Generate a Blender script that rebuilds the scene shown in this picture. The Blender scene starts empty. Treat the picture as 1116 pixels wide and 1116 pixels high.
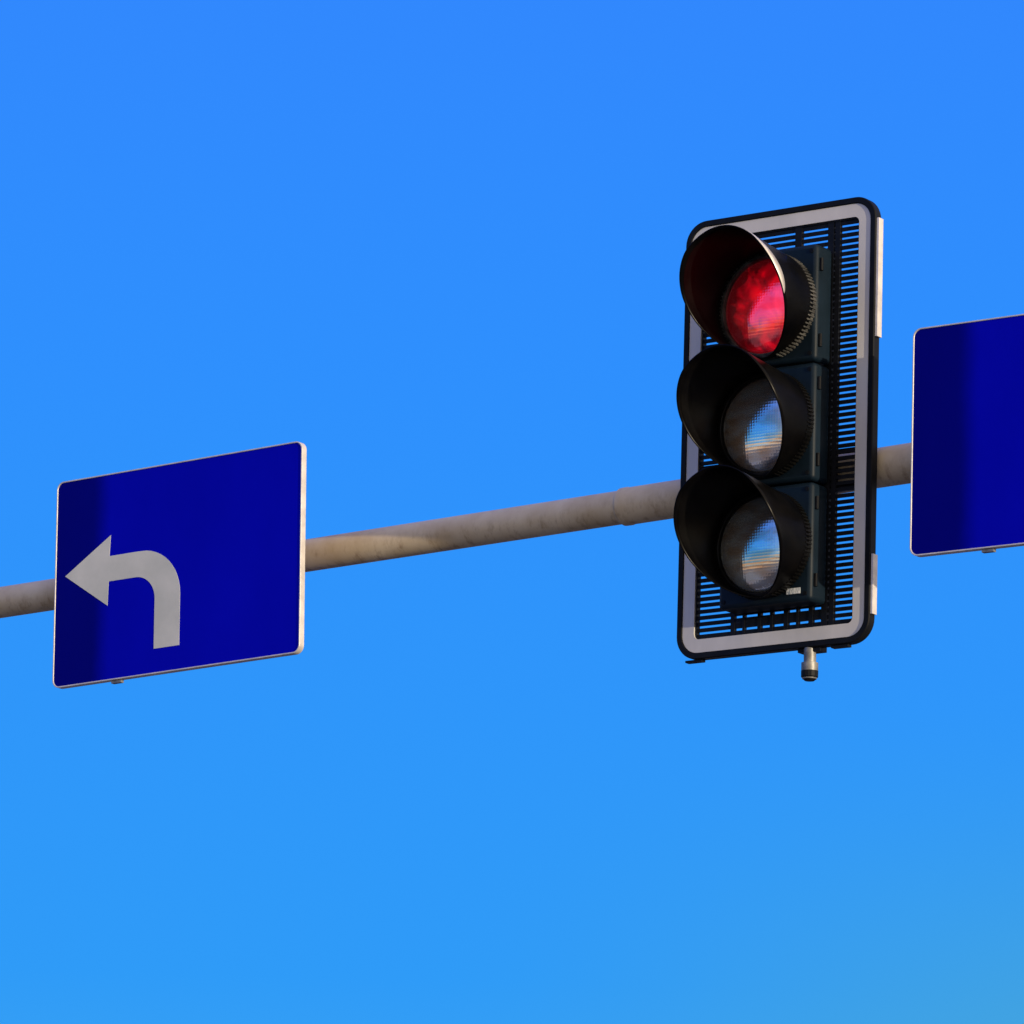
import bpy, bmesh, math, random
from mathutils import Vector, Matrix
random.seed(3)
S=bpy.context.scene
COL=bpy.context.collection
CAMH=1.6
PHI=0.6125
# ---------------------------------------------------------------- materials
def new_mat(name):
    m=bpy.data.materials.new(name); m.use_nodes=True
    nt=m.node_tree; b=nt.nodes['Principled BSDF']
    return m,nt,b
def N(nt,t,**k):
    n=nt.nodes.new(t)
    for a,v in k.items(): setattr(n,a,v)
    return n
def noise_col(nt,b,c1,c2,scale=8,stretch=(1,1,1),detail=6,lo=.35,hi=.65,rough=.6):
    tc=N(nt,'ShaderNodeTexCoord'); mp=N(nt,'ShaderNodeMapping'); mp.inputs['Scale'].default_value=stretch
    nz=N(nt,'ShaderNodeTexNoise'); nz.inputs['Scale'].default_value=scale; nz.inputs['Detail'].default_value=detail; nz.inputs['Roughness'].default_value=rough
    rp=N(nt,'ShaderNodeValToRGB'); rp.color_ramp.elements[0].position=lo; rp.color_ramp.elements[1].position=hi
    rp.color_ramp.elements[0].color=(*c1,1); rp.color_ramp.elements[1].color=(*c2,1)
    L=nt.links; L.new(tc.outputs['Object'],mp.inputs[0]); L.new(mp.outputs[0],nz.inputs['Vector']); L.new(nz.outputs['Fac'],rp.inputs[0])
    if b: L.new(rp.outputs[0],b.inputs['Base Color'])
    return tc,mp,nz,rp
def bump(nt,b,src,strength=.2,dist=.01):
    bp=N(nt,'ShaderNodeBump'); bp.inputs['Strength'].default_value=strength; bp.inputs['Distance'].default_value=dist
    nt.links.new(src,bp.inputs['Height']); nt.links.new(bp.outputs[0],b.inputs['Normal'])
def simple(name,c1,c2,rough,metal=0,scale=8,stretch=(1,1,1),bmp=.1,spec=.5):
    m,nt,b=new_mat(name)
    tc,mp,nz,rp=noise_col(nt,b,c1,c2,scale,stretch)
    b.inputs['Roughness'].default_value=rough; b.inputs['Metallic'].default_value=metal
    b.inputs['Specular IOR Level'].default_value=spec
    if bmp: bump(nt,b,nz.outputs['Fac'],bmp,.004)
    return m
M_black=simple('black_plastic',(.002,.0025,.004),(.005,.006,.008),.55,scale=14,spec=.14)
M_visor=simple('visor_plastic',(.0008,.0008,.0011),(.0030,.0027,.0027),.30,scale=12,spec=.09)
M_collar=simple('collar_plastic',(.002,.002,.002),(.006,.006,.006),.3,scale=10,spec=.25)
M_collar_red=simple('collar_plastic_sunlit',(.008,.008,.009),(.10,.10,.095),.3,scale=24,spec=.5)  # lighter copy of the collar plastic, sunlight painted into its colour
M_house=simple('housing_plastic',(.0025,.008,.015),(.005,.013,.024),.5,scale=9,spec=.16)
M_slat=simple('louvre_black',(.002,.003,.005),(.005,.006,.010),.55,scale=20,spec=.15)
M_white=simple('white_border_paint',(.44,.44,.43),(.56,.55,.53),.5,scale=5,stretch=(1,1,.4),bmp=.05)
M_arrow=simple('white_arrow_film',(.45,.47,.42),(.55,.56,.51),.45,scale=6,bmp=.04)
M_alu=simple('aluminium_edge',(.50,.47,.45),(.68,.64,.61),.4,metal=.3,scale=20,bmp=.05)
M_galv=simple('galvanised_steel',(.12,.12,.12),(.26,.26,.25),.5,metal=.5,scale=25)
M_label=simple('label',(.2,.25,.32),(.75,.78,.8),.5,scale=120,stretch=(2,1,1),bmp=0)

def blue_film():
    m,nt,b=new_mat('blue_sign_film'); L=nt.links
    tc,mp,nz,rp=noise_col(nt,None,(.0006,.0010,.40),(.0010,.0015,.46),2.2,(1,1,.6),5,.3,.7)
    # darker left band: a dark reflection painted into the film colour
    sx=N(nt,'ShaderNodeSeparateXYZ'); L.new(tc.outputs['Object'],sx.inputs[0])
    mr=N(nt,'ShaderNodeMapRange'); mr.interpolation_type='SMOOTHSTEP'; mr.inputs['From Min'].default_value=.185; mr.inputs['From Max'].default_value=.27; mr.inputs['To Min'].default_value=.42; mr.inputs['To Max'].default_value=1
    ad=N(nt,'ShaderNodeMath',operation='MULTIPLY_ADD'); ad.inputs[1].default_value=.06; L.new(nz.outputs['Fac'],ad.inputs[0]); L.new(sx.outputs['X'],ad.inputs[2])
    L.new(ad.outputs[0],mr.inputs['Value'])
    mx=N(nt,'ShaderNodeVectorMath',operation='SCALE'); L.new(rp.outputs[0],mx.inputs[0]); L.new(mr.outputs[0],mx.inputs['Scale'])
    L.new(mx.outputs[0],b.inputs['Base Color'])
    b.inputs['Roughness'].default_value=.42; b.inputs['Specular IOR Level'].default_value=.03
    # very slight waviness of the sheet metal
    n3=N(nt,'ShaderNodeTexNoise'); n3.inputs['Scale'].default_value=5; L.new(tc.outputs['Object'],n3.inputs['Vector'])
    bump(nt,b,n3.outputs['Fac'],.15,.01)
    return m
M_blue=blue_film()

def pipe_mat():
    m,nt,b=new_mat('weathered_painted_pipe'); L=nt.links
    tc,mp,nz,rp=noise_col(nt,None,(.50,.39,.23),(.66,.56,.38),5,(1,1,1),7,.35,.65)
    mp2=N(nt,'ShaderNodeMapping'); mp2.inputs['Scale'].default_value=(9,4,4)
    n2=N(nt,'ShaderNodeTexNoise'); n2.inputs['Scale'].default_value=4; n2.inputs['Detail'].default_value=10; n2.inputs['Roughness'].default_value=.75
    L.new(tc.outputs['Object'],mp2.inputs[0]); L.new(mp2.outputs[0],n2.inputs['Vector'])
    r2=N(nt,'ShaderNodeValToRGB'); r2.color_ramp.elements[0].position=.50; r2.color_ramp.elements[1].position=.70
    r2.color_ramp.elements[0].color=(0,0,0,1); r2.color_ramp.elements[1].color=(.7,.7,.7,1)
    L.new(n2.outputs['Fac'],r2.inputs[0])
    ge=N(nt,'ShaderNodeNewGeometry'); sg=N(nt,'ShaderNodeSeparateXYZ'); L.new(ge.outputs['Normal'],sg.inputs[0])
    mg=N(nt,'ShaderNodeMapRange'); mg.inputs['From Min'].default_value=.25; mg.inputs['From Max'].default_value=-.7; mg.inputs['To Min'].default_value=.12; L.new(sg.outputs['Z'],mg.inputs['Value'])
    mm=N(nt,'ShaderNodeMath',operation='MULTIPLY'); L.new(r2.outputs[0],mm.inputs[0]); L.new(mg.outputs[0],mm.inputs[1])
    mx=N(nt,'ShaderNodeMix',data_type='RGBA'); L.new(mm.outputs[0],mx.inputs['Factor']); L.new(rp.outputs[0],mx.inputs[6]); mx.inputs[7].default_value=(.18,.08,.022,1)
    L.new(mx.outputs[2],b.inputs['Base Color'])
    b.inputs['Roughness'].default_value=.5; b.inputs['Metallic'].default_value=0; b.inputs['Specular IOR Level'].default_value=.4
    bump(nt,b,n2.outputs['Fac'],.04,.002)
    return m
M_pipe=pipe_mat()

UC0=.373
def lens_mat(name,c1,c2,zc,emis=None,est=0):
    m,nt,b=new_mat(name); L=nt.links
    tc=N(nt,'ShaderNodeTexCoord')
    vo=N(nt,'ShaderNodeTexVoronoi'); vo.inputs['Scale'].default_value=110; vo.inputs['Randomness'].default_value=.0
    L.new(tc.outputs['Object'],vo.inputs['Vector'])
    mp0=N(nt,'ShaderNodeMapping'); mp0.inputs['Scale'].default_value=(.7,1,1.6); L.new(tc.outputs['Object'],mp0.inputs[0])
    nz=N(nt,'ShaderNodeTexNoise'); nz.inputs['Scale'].default_value=17; nz.inputs['Detail'].default_value=5
    L.new(mp0.outputs[0],nz.inputs['Vector'])
    rp=N(nt,'ShaderNodeValToRGB'); rp.color_ramp.elements[0].position=.38; rp.color_ramp.elements[1].position=.60
    rp.color_ramp.elements[0].color=(*c1,1); rp.color_ramp.elements[1].color=(*c2,1)
    L.new(nz.outputs['Fac'],rp.inputs[0]); L.new(rp.outputs[0],b.inputs['Base Color'])
    b.inputs['Metallic'].default_value=.85; b.inputs['Roughness'].default_value=.11
    b.inputs['Coat Weight'].default_value=1.0; b.inputs['Coat Roughness'].default_value=.02
    bump(nt,b,vo.outputs['Distance'],.12,.003)
    if emis:
        mp=N(nt,'ShaderNodeMapping'); mp.inputs['Location'].default_value=(-(UC0+.050),0,-(zc-.012)); mp.inputs['Scale'].default_value=(1,0,1)
        L.new(tc.outputs['Object'],mp.inputs[0])
        ln=N(nt,'ShaderNodeVectorMath',operation='LENGTH'); L.new(mp.outputs[0],ln.inputs[0])
        n4=N(nt,'ShaderNodeTexNoise'); n4.inputs['Scale'].default_value=15; n4.inputs['Detail'].default_value=2; n4.inputs['Distortion'].default_value=1.0
        L.new(tc.outputs['Object'],n4.inputs['Vector'])
        ma=N(nt,'ShaderNodeMath',operation='MULTIPLY_ADD'); ma.inputs[1].default_value=-.20; L.new(n4.outputs['Fac'],ma.inputs[0]); L.new(ln.outputs['Value'],ma.inputs[2])
        r3=N(nt,'ShaderNodeValToRGB'); e=r3.color_ramp.elements
        mr=N(nt,'ShaderNodeMapRange'); mr.inputs['From Min'].default_value=-.10; mr.inputs['From Max'].default_value=.055; L.new(ma.outputs[0],mr.inputs['Value'])
        e[0].position=0; e[0].color=(*emis,1); e[1].position=1; e[1].color=(.045,0,.001,1)
        x=e.new(.35); x.color=(emis[0]*.75,0,.008,1); x=e.new(.7); x.color=(.26,0,.004,1)
        L.new(mr.outputs[0],r3.inputs[0])
        L.new(r3.outputs[0],b.inputs['Emission Color']); b.inputs['Emission Strength'].default_value=est
    return m
M_lred=lens_mat('red_lens_lit',(.34,.05,.06),(.60,.18,.19),1.061,(1,.012,.03),1.0)
M_lamb=lens_mat('amber_lens_unlit',(.66,.48,.33),(.80,.82,.78),.686)  # tan and pale patches in the unlit lenses' colour paint reflected surroundings
M_lgrn=lens_mat('green_lens_unlit',(.62,.50,.36),(.78,.84,.78),.311)

# ---------------------------------------------------------------- mesh helpers
def mk(name,verts,faces,mat,parent=None,smooth=0):
    me=bpy.data.meshes.new(name); me.from_pydata([tuple(v) for v in verts],[],faces); me.update()
    bm=bmesh.new(); bm.from_mesh(me); bmesh.ops.recalc_face_normals(bm,faces=bm.faces); bm.to_mesh(me); bm.free()
    me.materials.append(mat)
    if smooth:
        me.shade_smooth(); me.set_sharp_from_angle(angle=math.radians(smooth))
    o=bpy.data.objects.new(name,me); COL.objects.link(o)
    if parent: o.parent=parent
    return o
def empty(name,loc,rot=(0,0,0)):
    o=bpy.data.objects.new(name,None); o.location=loc; o.rotation_euler=rot; o.empty_display_size=.2; COL.objects.link(o); return o
class Acc:
    def __init__(s): s.v=[];s.f=[]
    def add(s,v,f):
        k=len(s.v); s.v+= [tuple(p) for p in v]; s.f+=[tuple(i+k for i in q) for q in f]; return s
    def box(s,x0,x1,y0,y1,z0,z1):
        return s.add([(x0,y0,z0),(x1,y0,z0),(x1,y1,z0),(x0,y1,z0),(x0,y0,z1),(x1,y0,z1),(x1,y1,z1),(x0,y1,z1)],
          [(0,3,2,1),(4,5,6,7),(0,1,5,4),(1,2,6,5),(2,3,7,6),(3,0,4,7)])
    def lathe(s,p,ax,prof,seg=48,closed=False):
        ax=Vector(ax).normalized(); a=ax.orthogonal().normalized(); b=ax.cross(a); p=Vector(p)
        v=[];f=[]
        for d,r in prof:
            for i in range(seg):
                t=2*math.pi*i/seg; v.append(p+ax*d+(a*math.cos(t)+b*math.sin(t))*r)
        n=len(prof)
        for j in range(n-1 if not closed else n):
            for i in range(seg):
                k=(i+1)%seg; j2=(j+1)%n; f.append((j*seg+i,j*seg+k,j2*seg+k,j2*seg+i))
        if not closed:
            f.append(tuple(range(seg))[::-1]); f.append(tuple((n-1)*seg+i for i in range(seg)))
        return s.add(v,f)
def rr(x0,x1,z0,z1,r,n=10):
    pts=[]
    for cx,cz,a0 in ((x1-r,z1-r,0),(x0+r,z1-r,90),(x0+r,z0+r,180),(x1-r,z0+r,270)):
        for i in range(n+1):
            a=math.radians(a0+90*i/n); pts.append((cx+r*math.cos(a),cz+r*math.sin(a)))
    return pts
def ring(acc,po,pi,y0,y1):
    n=len(po); v=[(x,y0,z) for x,z in po]+[(x,y0,z) for x,z in pi]+[(x,y1,z) for x,z in po]+[(x,y1,z) for x,z in pi]
    f=[]
    for i in range(n):
        k=(i+1)%n
        f+=[(i,k,n+k,n+i),(2*n+i,3*n+i,3*n+k,2*n+k),(i,2*n+i,2*n+k,k),(n+i,n+k,3*n+k,3*n+i)]
    acc.add(v,f)
def prism(acc,po,y0,y1):
    n=len(po); v=[(x,y0,z) for x,z in po]+[(x,y1,z) for x,z in po]
    f=[tuple(range(n)),tuple(range(2*n-1,n-1,-1))]+[(i,n+i,n+(i+1)%n,(i+1)%n) for i in range(n)]
    acc.add(v,f)
def bevel(o,w,seg=2,ang=30):
    m=o.modifiers.new('bevel','BEVEL'); m.width=w; m.segments=seg; m.limit_method='ANGLE'; m.angle_limit=math.radians(ang)

# ---------------------------------------------------------------- traffic light
def frame_rot(phi,tau): return (0,-tau,-phi)
TL=empty('traffic_light',(0.517,17.1338,3.5082+CAMH),frame_rot(PHI+.0097,-.0119))
W,H=.6996,1.40
a=Acc(); ring(a,rr(0,W,0,H,.075),rr(.020,W-.020,.020,H-.020,.057),-.004,.030)
o=mk('backboard_rim',a.v,a.f,M_black,TL,40); bevel(o,.003,2)
a=Acc(); ring(a,rr(.0201,W-.0201,.0201,H-.0201,.0569),rr(.062,W-.062,.062,H-.062,.018),0,.006)
mk('backboard_white_border',a.v,a.f,M_white,TL,40)
a=Acc(); ring(a,rr(.0582,W-.0582,.0582,H-.0582,.02),rr(.067,W-.067,.067,H-.067,.014),.0062,.026)
pitch=.0196; gap=.0084
z=.067
x0,x1=.066,W-.066
while z<H-.067:
    z1=min(z+pitch-gap,H-.066)
    a.box(x0,x1,.010,.0185,z,z1); z+=pitch
for u0,u1,v0,v1 in ((.192,.206,.066,H-.066),(.400,.424,1.24,H-.066),(.520,.541,.066,H-.066),(.548,.564,.066,H-.066),
                    (.235,.243,.066,.13),(.29,.302,.066,.13),(.335,.345,.066,.13),(.385,.40,.066,.13),(.43,.438,.066,.13),(.475,.49,.066,.13)):
    a.box(u0,u1,.0075,.021,v0,v1)
a.box(.206,.52,.0095,.019,.098,.112)
a.box(x0,x1,.0215,.030,.49,.505); a.box(x0,x1,.0215,.030,.60,.615)
mk('backboard_louvres',a.v,a.f,M_slat,TL)
a=Acc()
a.box(W+.0005,W+.008,.002,.028,.95,1.325); a.box(W+.0005,W+.007,.002,.028,.085,.27)  # sunlit edge stretches built as pale pieces; gap stands for the sign's shadow
mk('backboard_lit_edge',a.v,a.f,M_alu,TL)
UC=.373
ZC=(1.061,.686,.311)
a=Acc()
for zc in ZC: a.box(UC-.168,UC+.168,-.085,.006,zc-.1845,zc+.1845)
o=mk('signal_housing',a.v,a.f,M_house,TL,30); bevel(o,.014,3)
a=Acc()
for zc in ZC:
    for dz in (-.12,.12):
        a.lathe((UC+.173,-.066,zc+dz-.02),(0,0,1),[(0,.006),(.04,.006)],12)
    for sx in (-1,1):
        for sz in (-1,1): a.lathe((UC+sx*.148,-.084,zc+sz*.162),(0,-1,0),[(0,.007),(.004,.007)],10)
mk('housing_hinges_and_screws',a.v,a.f,M_black,TL,30)
mats=(M_lred,M_lamb,M_lgrn); nms=('red','amber','green')
LV=.252
def vis_len(th):
    q=max(0,(abs(th)-math.radians(42))/(math.pi-math.radians(42)))
    return ((1-q**1.5)**1.35)*LV+.014
def vis_pt(th,d,zc,off=0):
    c=math.cos(th); fl=.10*d*max(c,0)**2
    return (UC+(.1655+off+.062*d)*math.sin(th),-.100-d,zc+(.166+off)*c+fl)
for k,zc in enumerate(ZC):
    a=Acc()
    a.lathe((UC,-.083,zc),(0,-1,0),[(0,.166),(.028,.166),(.032,.162),(.034,.153),(.026,.150),(0,.150)],72,closed=True)
    for i in range(84):
        t=2*math.pi*i/84; c,s=math.cos(t),math.sin(t)
        if s<-.97: continue
        rad=Vector((c,0,s)); tan=Vector((-s,0,c)); P=Vector((UC,-.086,zc))
        v=[]
        for yy in (0,-.034):
            for rr_ in (.164,.1705):
                for tt in (-.0022,.0022): v.append(P+rad*rr_+tan*tt+Vector((0,yy,0)))
        a.add(v,[(0,1,3,2),(4,6,7,5),(0,2,6,4),(1,5,7,3),(2,3,7,6),(0,4,5,1)])
    mk(nms[k]+'_collar',a.v,a.f,M_collar_red if k==0 else M_collar,TL,35)
    a=Acc(); prof=[]
    for i in range(13):
        t=i/12; rr_=.1495*math.cos(t*math.pi/2); prof.append((.020+.034*math.sin(t*math.pi/2),max(rr_,.0006)))
    a.lathe((UC,-.083,zc),(0,-1,0),[(0,.1495)]+prof,72)
    mk(nms[k]+'_lens',a.v,a.f,mats[k],TL,60)
    seg=120; rings=10; v=[];f=[]
    for i in range(seg+1):
        th=-math.pi+2*math.pi*i/seg; Lr=vis_len(th)
        for j in range(rings+1): v.append(vis_pt(th,Lr*j/rings,zc))
    for i in range(seg):
        for j in range(rings):
            q=i*(rings+1)+j; f.append((q,q+1,q+rings+2,q+rings+1))
    o=mk(nms[k]+'_visor',v,f,M_visor,TL,50)
    m=o.modifiers.new('s','SOLIDIFY'); m.thickness=.0035; m.offset=0
# added pale crescent that paints the sun glint on the top visor's edge
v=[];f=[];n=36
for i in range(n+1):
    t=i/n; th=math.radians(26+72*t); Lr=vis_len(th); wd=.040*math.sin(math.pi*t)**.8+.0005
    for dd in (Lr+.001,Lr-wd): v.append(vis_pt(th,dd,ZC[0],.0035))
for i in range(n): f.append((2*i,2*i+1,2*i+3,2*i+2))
o=mk('red_visor_sun_glint',v,f,M_alu,TL,60); m=o.modifiers.new('s','SOLIDIFY'); m.thickness=.001; m.offset=0
a=Acc(); a.box(.455,.504,-.0875,-.0854,.150,.168); mk('type_label',a.v,a.f,M_label,TL)
a=Acc(); a.lathe((.478,.016,-.095),(0,0,1),[(0,.022),(.012,.026),(.05,.026),(.052,.019),(.10,.019)],20)
mk('bottom_stub_pipe',a.v,a.f,M_galv,TL,35)
a=Acc(); a.box(.44,.52,.006,.045,-.012,.004); a.box(.03,.09,.004,.026,-.007,-.0005); a.box(.56,.62,.004,.026,-.008,-.0005)
a.lathe((.478,.016,-.100),(0,0,1),[(0,.015),(.012,.0265),(.03,.0268)],16)
mk('bottom_bracket',a.v,a.f,M_black,TL)

# ---------------------------------------------------------------- mast arm
P0=Vector((0.5215,17.253,4.0524+CAMH))
slope=.0150
ARM=empty('signal_mast',(P0.x,P0.y,0),(0,0,-PHI))
def armz(s): return P0.z+slope*s
ax=Vector((1,0,slope)).normalized()
a=Acc()
a.lathe((-3.8,0,armz(-3.8)),ax,[(0,.0525),(3.8-.19,.0535)],64)
a.lathe((-3.815,0,armz(-3.815)),ax,[(0,.05),(.015,.056),(.03,.056)],64)
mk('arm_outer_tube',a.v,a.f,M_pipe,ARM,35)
a=Acc()
a.lathe((-.212,0,armz(-.212)),ax,[(0,.0560),(.006,.0605),(.028,.0610),(.034,.0590),(.2,.0592),(5.2,.072)],64)
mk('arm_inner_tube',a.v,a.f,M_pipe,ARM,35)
a=Acc(); XM=5.1
a.lathe((XM,0,.15),(0,0,1),[(0,.15),(.9,.15),(.92,.13),(P0.z+.45,.095),(P0.z+.46,.05)],48)
a.lathe((XM,0,armz(XM)-.16),(0,0,1),[(0,.125),(.32,.122)],40)
mk('mast_post',a.v,a.f,M_pipe,ARM,35)
a=Acc(); a.box(XM-.25,XM+.25,-.25,.25,.13,.152)
for sx in (-.19,.19):
    for sy in (-.19,.19): a.lathe((XM+sx,sy,.15),(0,0,1),[(0,.02),(.05,.02)],6)
mk('base_plate',a.v,a.f,M_galv,ARM)

def clamps(parent,us,zfun,yfront,nm,yc=.10):
    a=Acc()
    for u in us:
        zz=zfun(u)
        a.lathe((u-.025,yc,zz),(1,0,0),[(0,.063),(.05,.063),(.05,.0615),(0,.0615)],32,closed=True)
        a.box(u-.022,u+.022,yfront,yc-.055,zz-.03,zz+.03)
    return mk(nm,a.v,a.f,M_galv,parent,35)
clamps(TL,(.2,.5),lambda u:.548+.027*u,.019,'arm_clamps')
a=Acc(); a.box(.17,.54,.0215,.036,.45,.475);a.box(.17,.54,.0215,.036,.64,.665)
for u in (.2,.5): a.box(u-.015,u+.015,.0365,.05,.42,.70)
mk('mounting_rails',a.v,a.f,M_black,TL)

# ---------------------------------------------------------------- signs
K=.991
def sign(loc,tau,arrow):
    E=empty('traffic_sign',loc,frame_rot(PHI,tau)); w,h=1.0319*K,.7089*K
    a=Acc(); prism(a,rr(.0045,w-.0045,.0045,h-.0045,.024),0,.004); mk('blue_panel',a.v,a.f,M_blue,E,40)
    a=Acc(); ring(a,rr(0,w,0,h,.028),rr(.0047,w-.0047,.0047,h-.0047,.0235),-.003,.022)
    o=mk('aluminium_rim',a.v,a.f,M_alu,E,40); bevel(o,.0012,2)
    a=Acc(); prism(a,[(x*K,z*K) for x,z in arrow],-.0012,-.0001); mk('white_arrow',a.v,a.f,M_arrow,E)
    a=Acc()
    for u in (.22,.80): a.box(u-.02,u+.02,.0045,.035,.03 if u<.5 else .04,h-.03)
    a.box(.245,.285,.004,.02,-.010,.001)
    mk('back_rails',a.v,a.f,M_galv,E)
    return E
def left_arrow():
    p=[(.044,.379),(.236,.496),(.232,.4245),(.355,.4245)]
    for i in range(1,13):
        t=math.radians(90-90*i/12); p.append((.368+.166*math.cos(t),.2585+.166*math.sin(t)))
    p+=[(.534,.085),(.428,.085)]
    for i in range(0,13):
        t=math.radians(90*i/12); p.append((.345+.083*math.cos(t),.255+.083*math.sin(t)))
    p+=[(.231,.338),(.228,.256)]
    return p
def up_arrow():
    c=.80; return [(c-.048,.08),(c+.048,.08),(c+.048,.43),(c+.12,.43),(c,.63),(c-.12,.43),(c-.048,.43)]
Uh=Vector((math.cos(PHI),-math.sin(PHI),0)); nh=Vector((-math.sin(PHI),-math.cos(PHI),0))
CZ=Vector((0,0,CAMH))
A1=Vector((-1.5209,18.5657,3.663)); A2=A1+Uh*3.3266+Vector((0,0,.0832))
S1=A1*K+CZ; S2=A2*K+CZ
E1=sign(S1,.0195,left_arrow())
E2=sign(S2,-.0126,up_arrow())
for E,loc,tau in ((E1,S1,.0195),(E2,S2,-.0126)):
    s0=(loc-P0).dot(Uh); yc=(loc-P0).dot(nh)
    clamps(E,(.22,.80),lambda u:armz(s0+u)-(loc.z+math.sin(tau)*u),.033,'arm_clamps',yc)

# ---------------------------------------------------------------- ground, road
M_grass=simple('dry_ground',(.16,.14,.08),(.42,.36,.26),.95,scale=.8,bmp=.3)
M_asph=simple('asphalt',(.04,.04,.042),(.07,.068,.065),.85,scale=12,bmp=.3)
M_pave=simple('paving_concrete',(.25,.24,.22),(.38,.36,.33),.85,scale=3,bmp=.2)
M_mark=simple('road_paint',(.55,.55,.53),(.8,.8,.78),.6,scale=9,bmp=.05)
G=3000
mk('ground',[(-G,-G,0),(G,-G,0),(G,G,0),(-G,G,0)],[(0,1,2,3)],M_grass)
RD=empty('road',(P0.x,P0.y,0),(0,0,-PHI))
mk('asphalt_sheet',[(-10,-400,.004),(4.2,-400,.004),(4.2,400,.004),(-10,400,.004)],[(0,1,2,3)],M_asph,RD)
a=Acc()
for lx in (-3.2,.4):
    y=-120
    while y<120:
        a.add([(lx-.06,y,.008),(lx+.06,y,.008),(lx+.06,y+3,.008),(lx-.06,y+3,.008)],[(0,1,2,3)]); y+=7
a.add([(-9.6,-4.4,.012),(4.0,-4.4,.012),(4.0,-4.0,.012),(-9.6,-4.0,.012)],[(0,1,2,3)])
mk('lane_markings',a.v,a.f,M_mark,RD)
a=Acc(); a.box(4.35,7.6,-400,400,-.05,.13); a.box(-13,-10.15,-400,400,-.05,.13)
PV=empty('pavement',(P0.x,P0.y,0),(0,0,-PHI)); mk('paving',a.v,a.f,M_pave,PV)
a=Acc(); a.box(4.2,4.347,-400,400,-.05,.14); a.box(-10.147,-10,-400,400,-.05,.14); mk('kerb',a.v,a.f,M_pave,PV)

# ---------------------------------------------------------------- light & sky
al=math.radians(12); el=math.radians(3)
sh=Uh*math.cos(al)+nh*math.sin(al); sd=Vector((sh.x*math.cos(el),sh.y*math.cos(el),math.sin(el)))
l=bpy.data.lights.new('sun','SUN'); l.energy=4.8; l.angle=math.radians(.5); l.color=(1,.82,.58)
lo=bpy.data.objects.new('sun',l); lo.rotation_euler=sd.to_track_quat('Z','Y').to_euler(); lo.location=(0,0,30); COL.objects.link(lo)
w=bpy.data.worlds.new('World'); S.world=w; w.use_nodes=True; nt=w.node_tree; L=nt.links
bg=nt.nodes['Background']
sky=N(nt,'ShaderNodeTexSky',sky_type='NISHITA'); sky.sun_disc=False; sky.sun_elevation=el; sky.sun_rotation=math.atan2(sd.x,sd.y)
tc=N(nt,'ShaderNodeTexCoord'); sx=N(nt,'ShaderNodeSeparateXYZ'); L.new(tc.outputs['Generated'],sx.inputs[0])
rp=N(nt,'ShaderNodeValToRGB'); cr=rp.color_ramp; L.new(sx.outputs['Z'],rp.inputs[0])
def lin(c): 
    return tuple(((x/255)/12.92 if x/255<=.04045 else ((x/255+.055)/1.055)**2.4) for x in c)+(1,)
st=[(0,(255,190,120)),(.03,(250,210,170)),(.06,(150,195,225)),(.105,(60,165,240)),(.145,(44,154,249)),(.25,(45,143,255)),(.35,(50,131,255)),(.7,(40,105,240))]
cr.elements[0].position=0; cr.elements[0].color=lin(st[0][1]); cr.elements[1].position=st[-1][0]; cr.elements[1].color=lin(st[-1][1])
for p_,c_ in st[1:-1]:
    e=cr.elements.new(p_); e.color=lin(c_)
def mapr(src,a0,a1,smooth=True):
    m=N(nt,'ShaderNodeMapRange'); m.interpolation_type='SMOOTHSTEP' if smooth else 'LINEAR'
    m.inputs['From Min'].default_value=a0; m.inputs['From Max'].default_value=a1; L.new(src,m.inputs['Value']); return m.outputs[0]
def mixc(fac,c1,c2):
    m=N(nt,'ShaderNodeMix',data_type='RGBA'); L.new(fac,m.inputs['Factor']); L.new(c1,m.inputs[6]); m.inputs[7].default_value=c2; return m.outputs[2]
def mul(a_,b_):
    m=N(nt,'ShaderNodeMath',operation='MULTIPLY'); L.new(a_,m.inputs[0]); L.new(b_,m.inputs[1]); return m.outputs[0]
haze=mul(mapr(sx.outputs['Z'],.20,.11),mapr(sx.outputs['X'],-.02,.12))
c=mixc(haze,rp.outputs[0],lin((70,165,216)))
dt=N(nt,'ShaderNodeVectorMath',operation='DOT_PRODUCT'); L.new(tc.outputs['Generated'],dt.inputs[0]); dt.inputs[1].default_value=tuple(sd)
glow=mapr(dt.outputs['Value'],-.35,.75)  # unseen bright sky towards the sun, added as fill for shaded faces
c=mixc(glow,c,(1.10,.92,.72,1))
tn=N(nt,'ShaderNodeVectorMath',operation='MULTIPLY'); L.new(sky.outputs[0],tn.inputs[0]); tn.inputs[1].default_value=(.002,.006,.010)
ad=N(nt,'ShaderNodeVectorMath',operation='ADD'); L.new(tn.outputs[0],ad.inputs[0]); L.new(c,ad.inputs[1])
L.new(ad.outputs[0],bg.inputs['Color']); bg.inputs['Strength'].default_value=.97

# ---------------------------------------------------------------- camera
f,p,r=6174.8,.2277,.0211
F=Vector((0,math.cos(p),math.sin(p))); u0=Vector((0,-math.sin(p),math.cos(p))); r0=Vector((1,0,0))
Rv=r0*math.cos(r)+u0*math.sin(r); Uv=-r0*math.sin(r)+u0*math.cos(r)
cd=bpy.data.cameras.new('camera'); co=bpy.data.objects.new('camera',cd); COL.objects.link(co)
mw=Matrix((( Rv.x,Uv.x,-F.x,0),(Rv.y,Uv.y,-F.y,0),(Rv.z,Uv.z,-F.z,CAMH),(0,0,0,1)))
co.matrix_world=mw
cd.sensor_width=36; cd.lens=f/1116*36; cd.clip_end=8000
S.camera=co
S.view_settings.view_transform='Standard'; S.view_settings.look='None'; S.view_settings.exposure=0
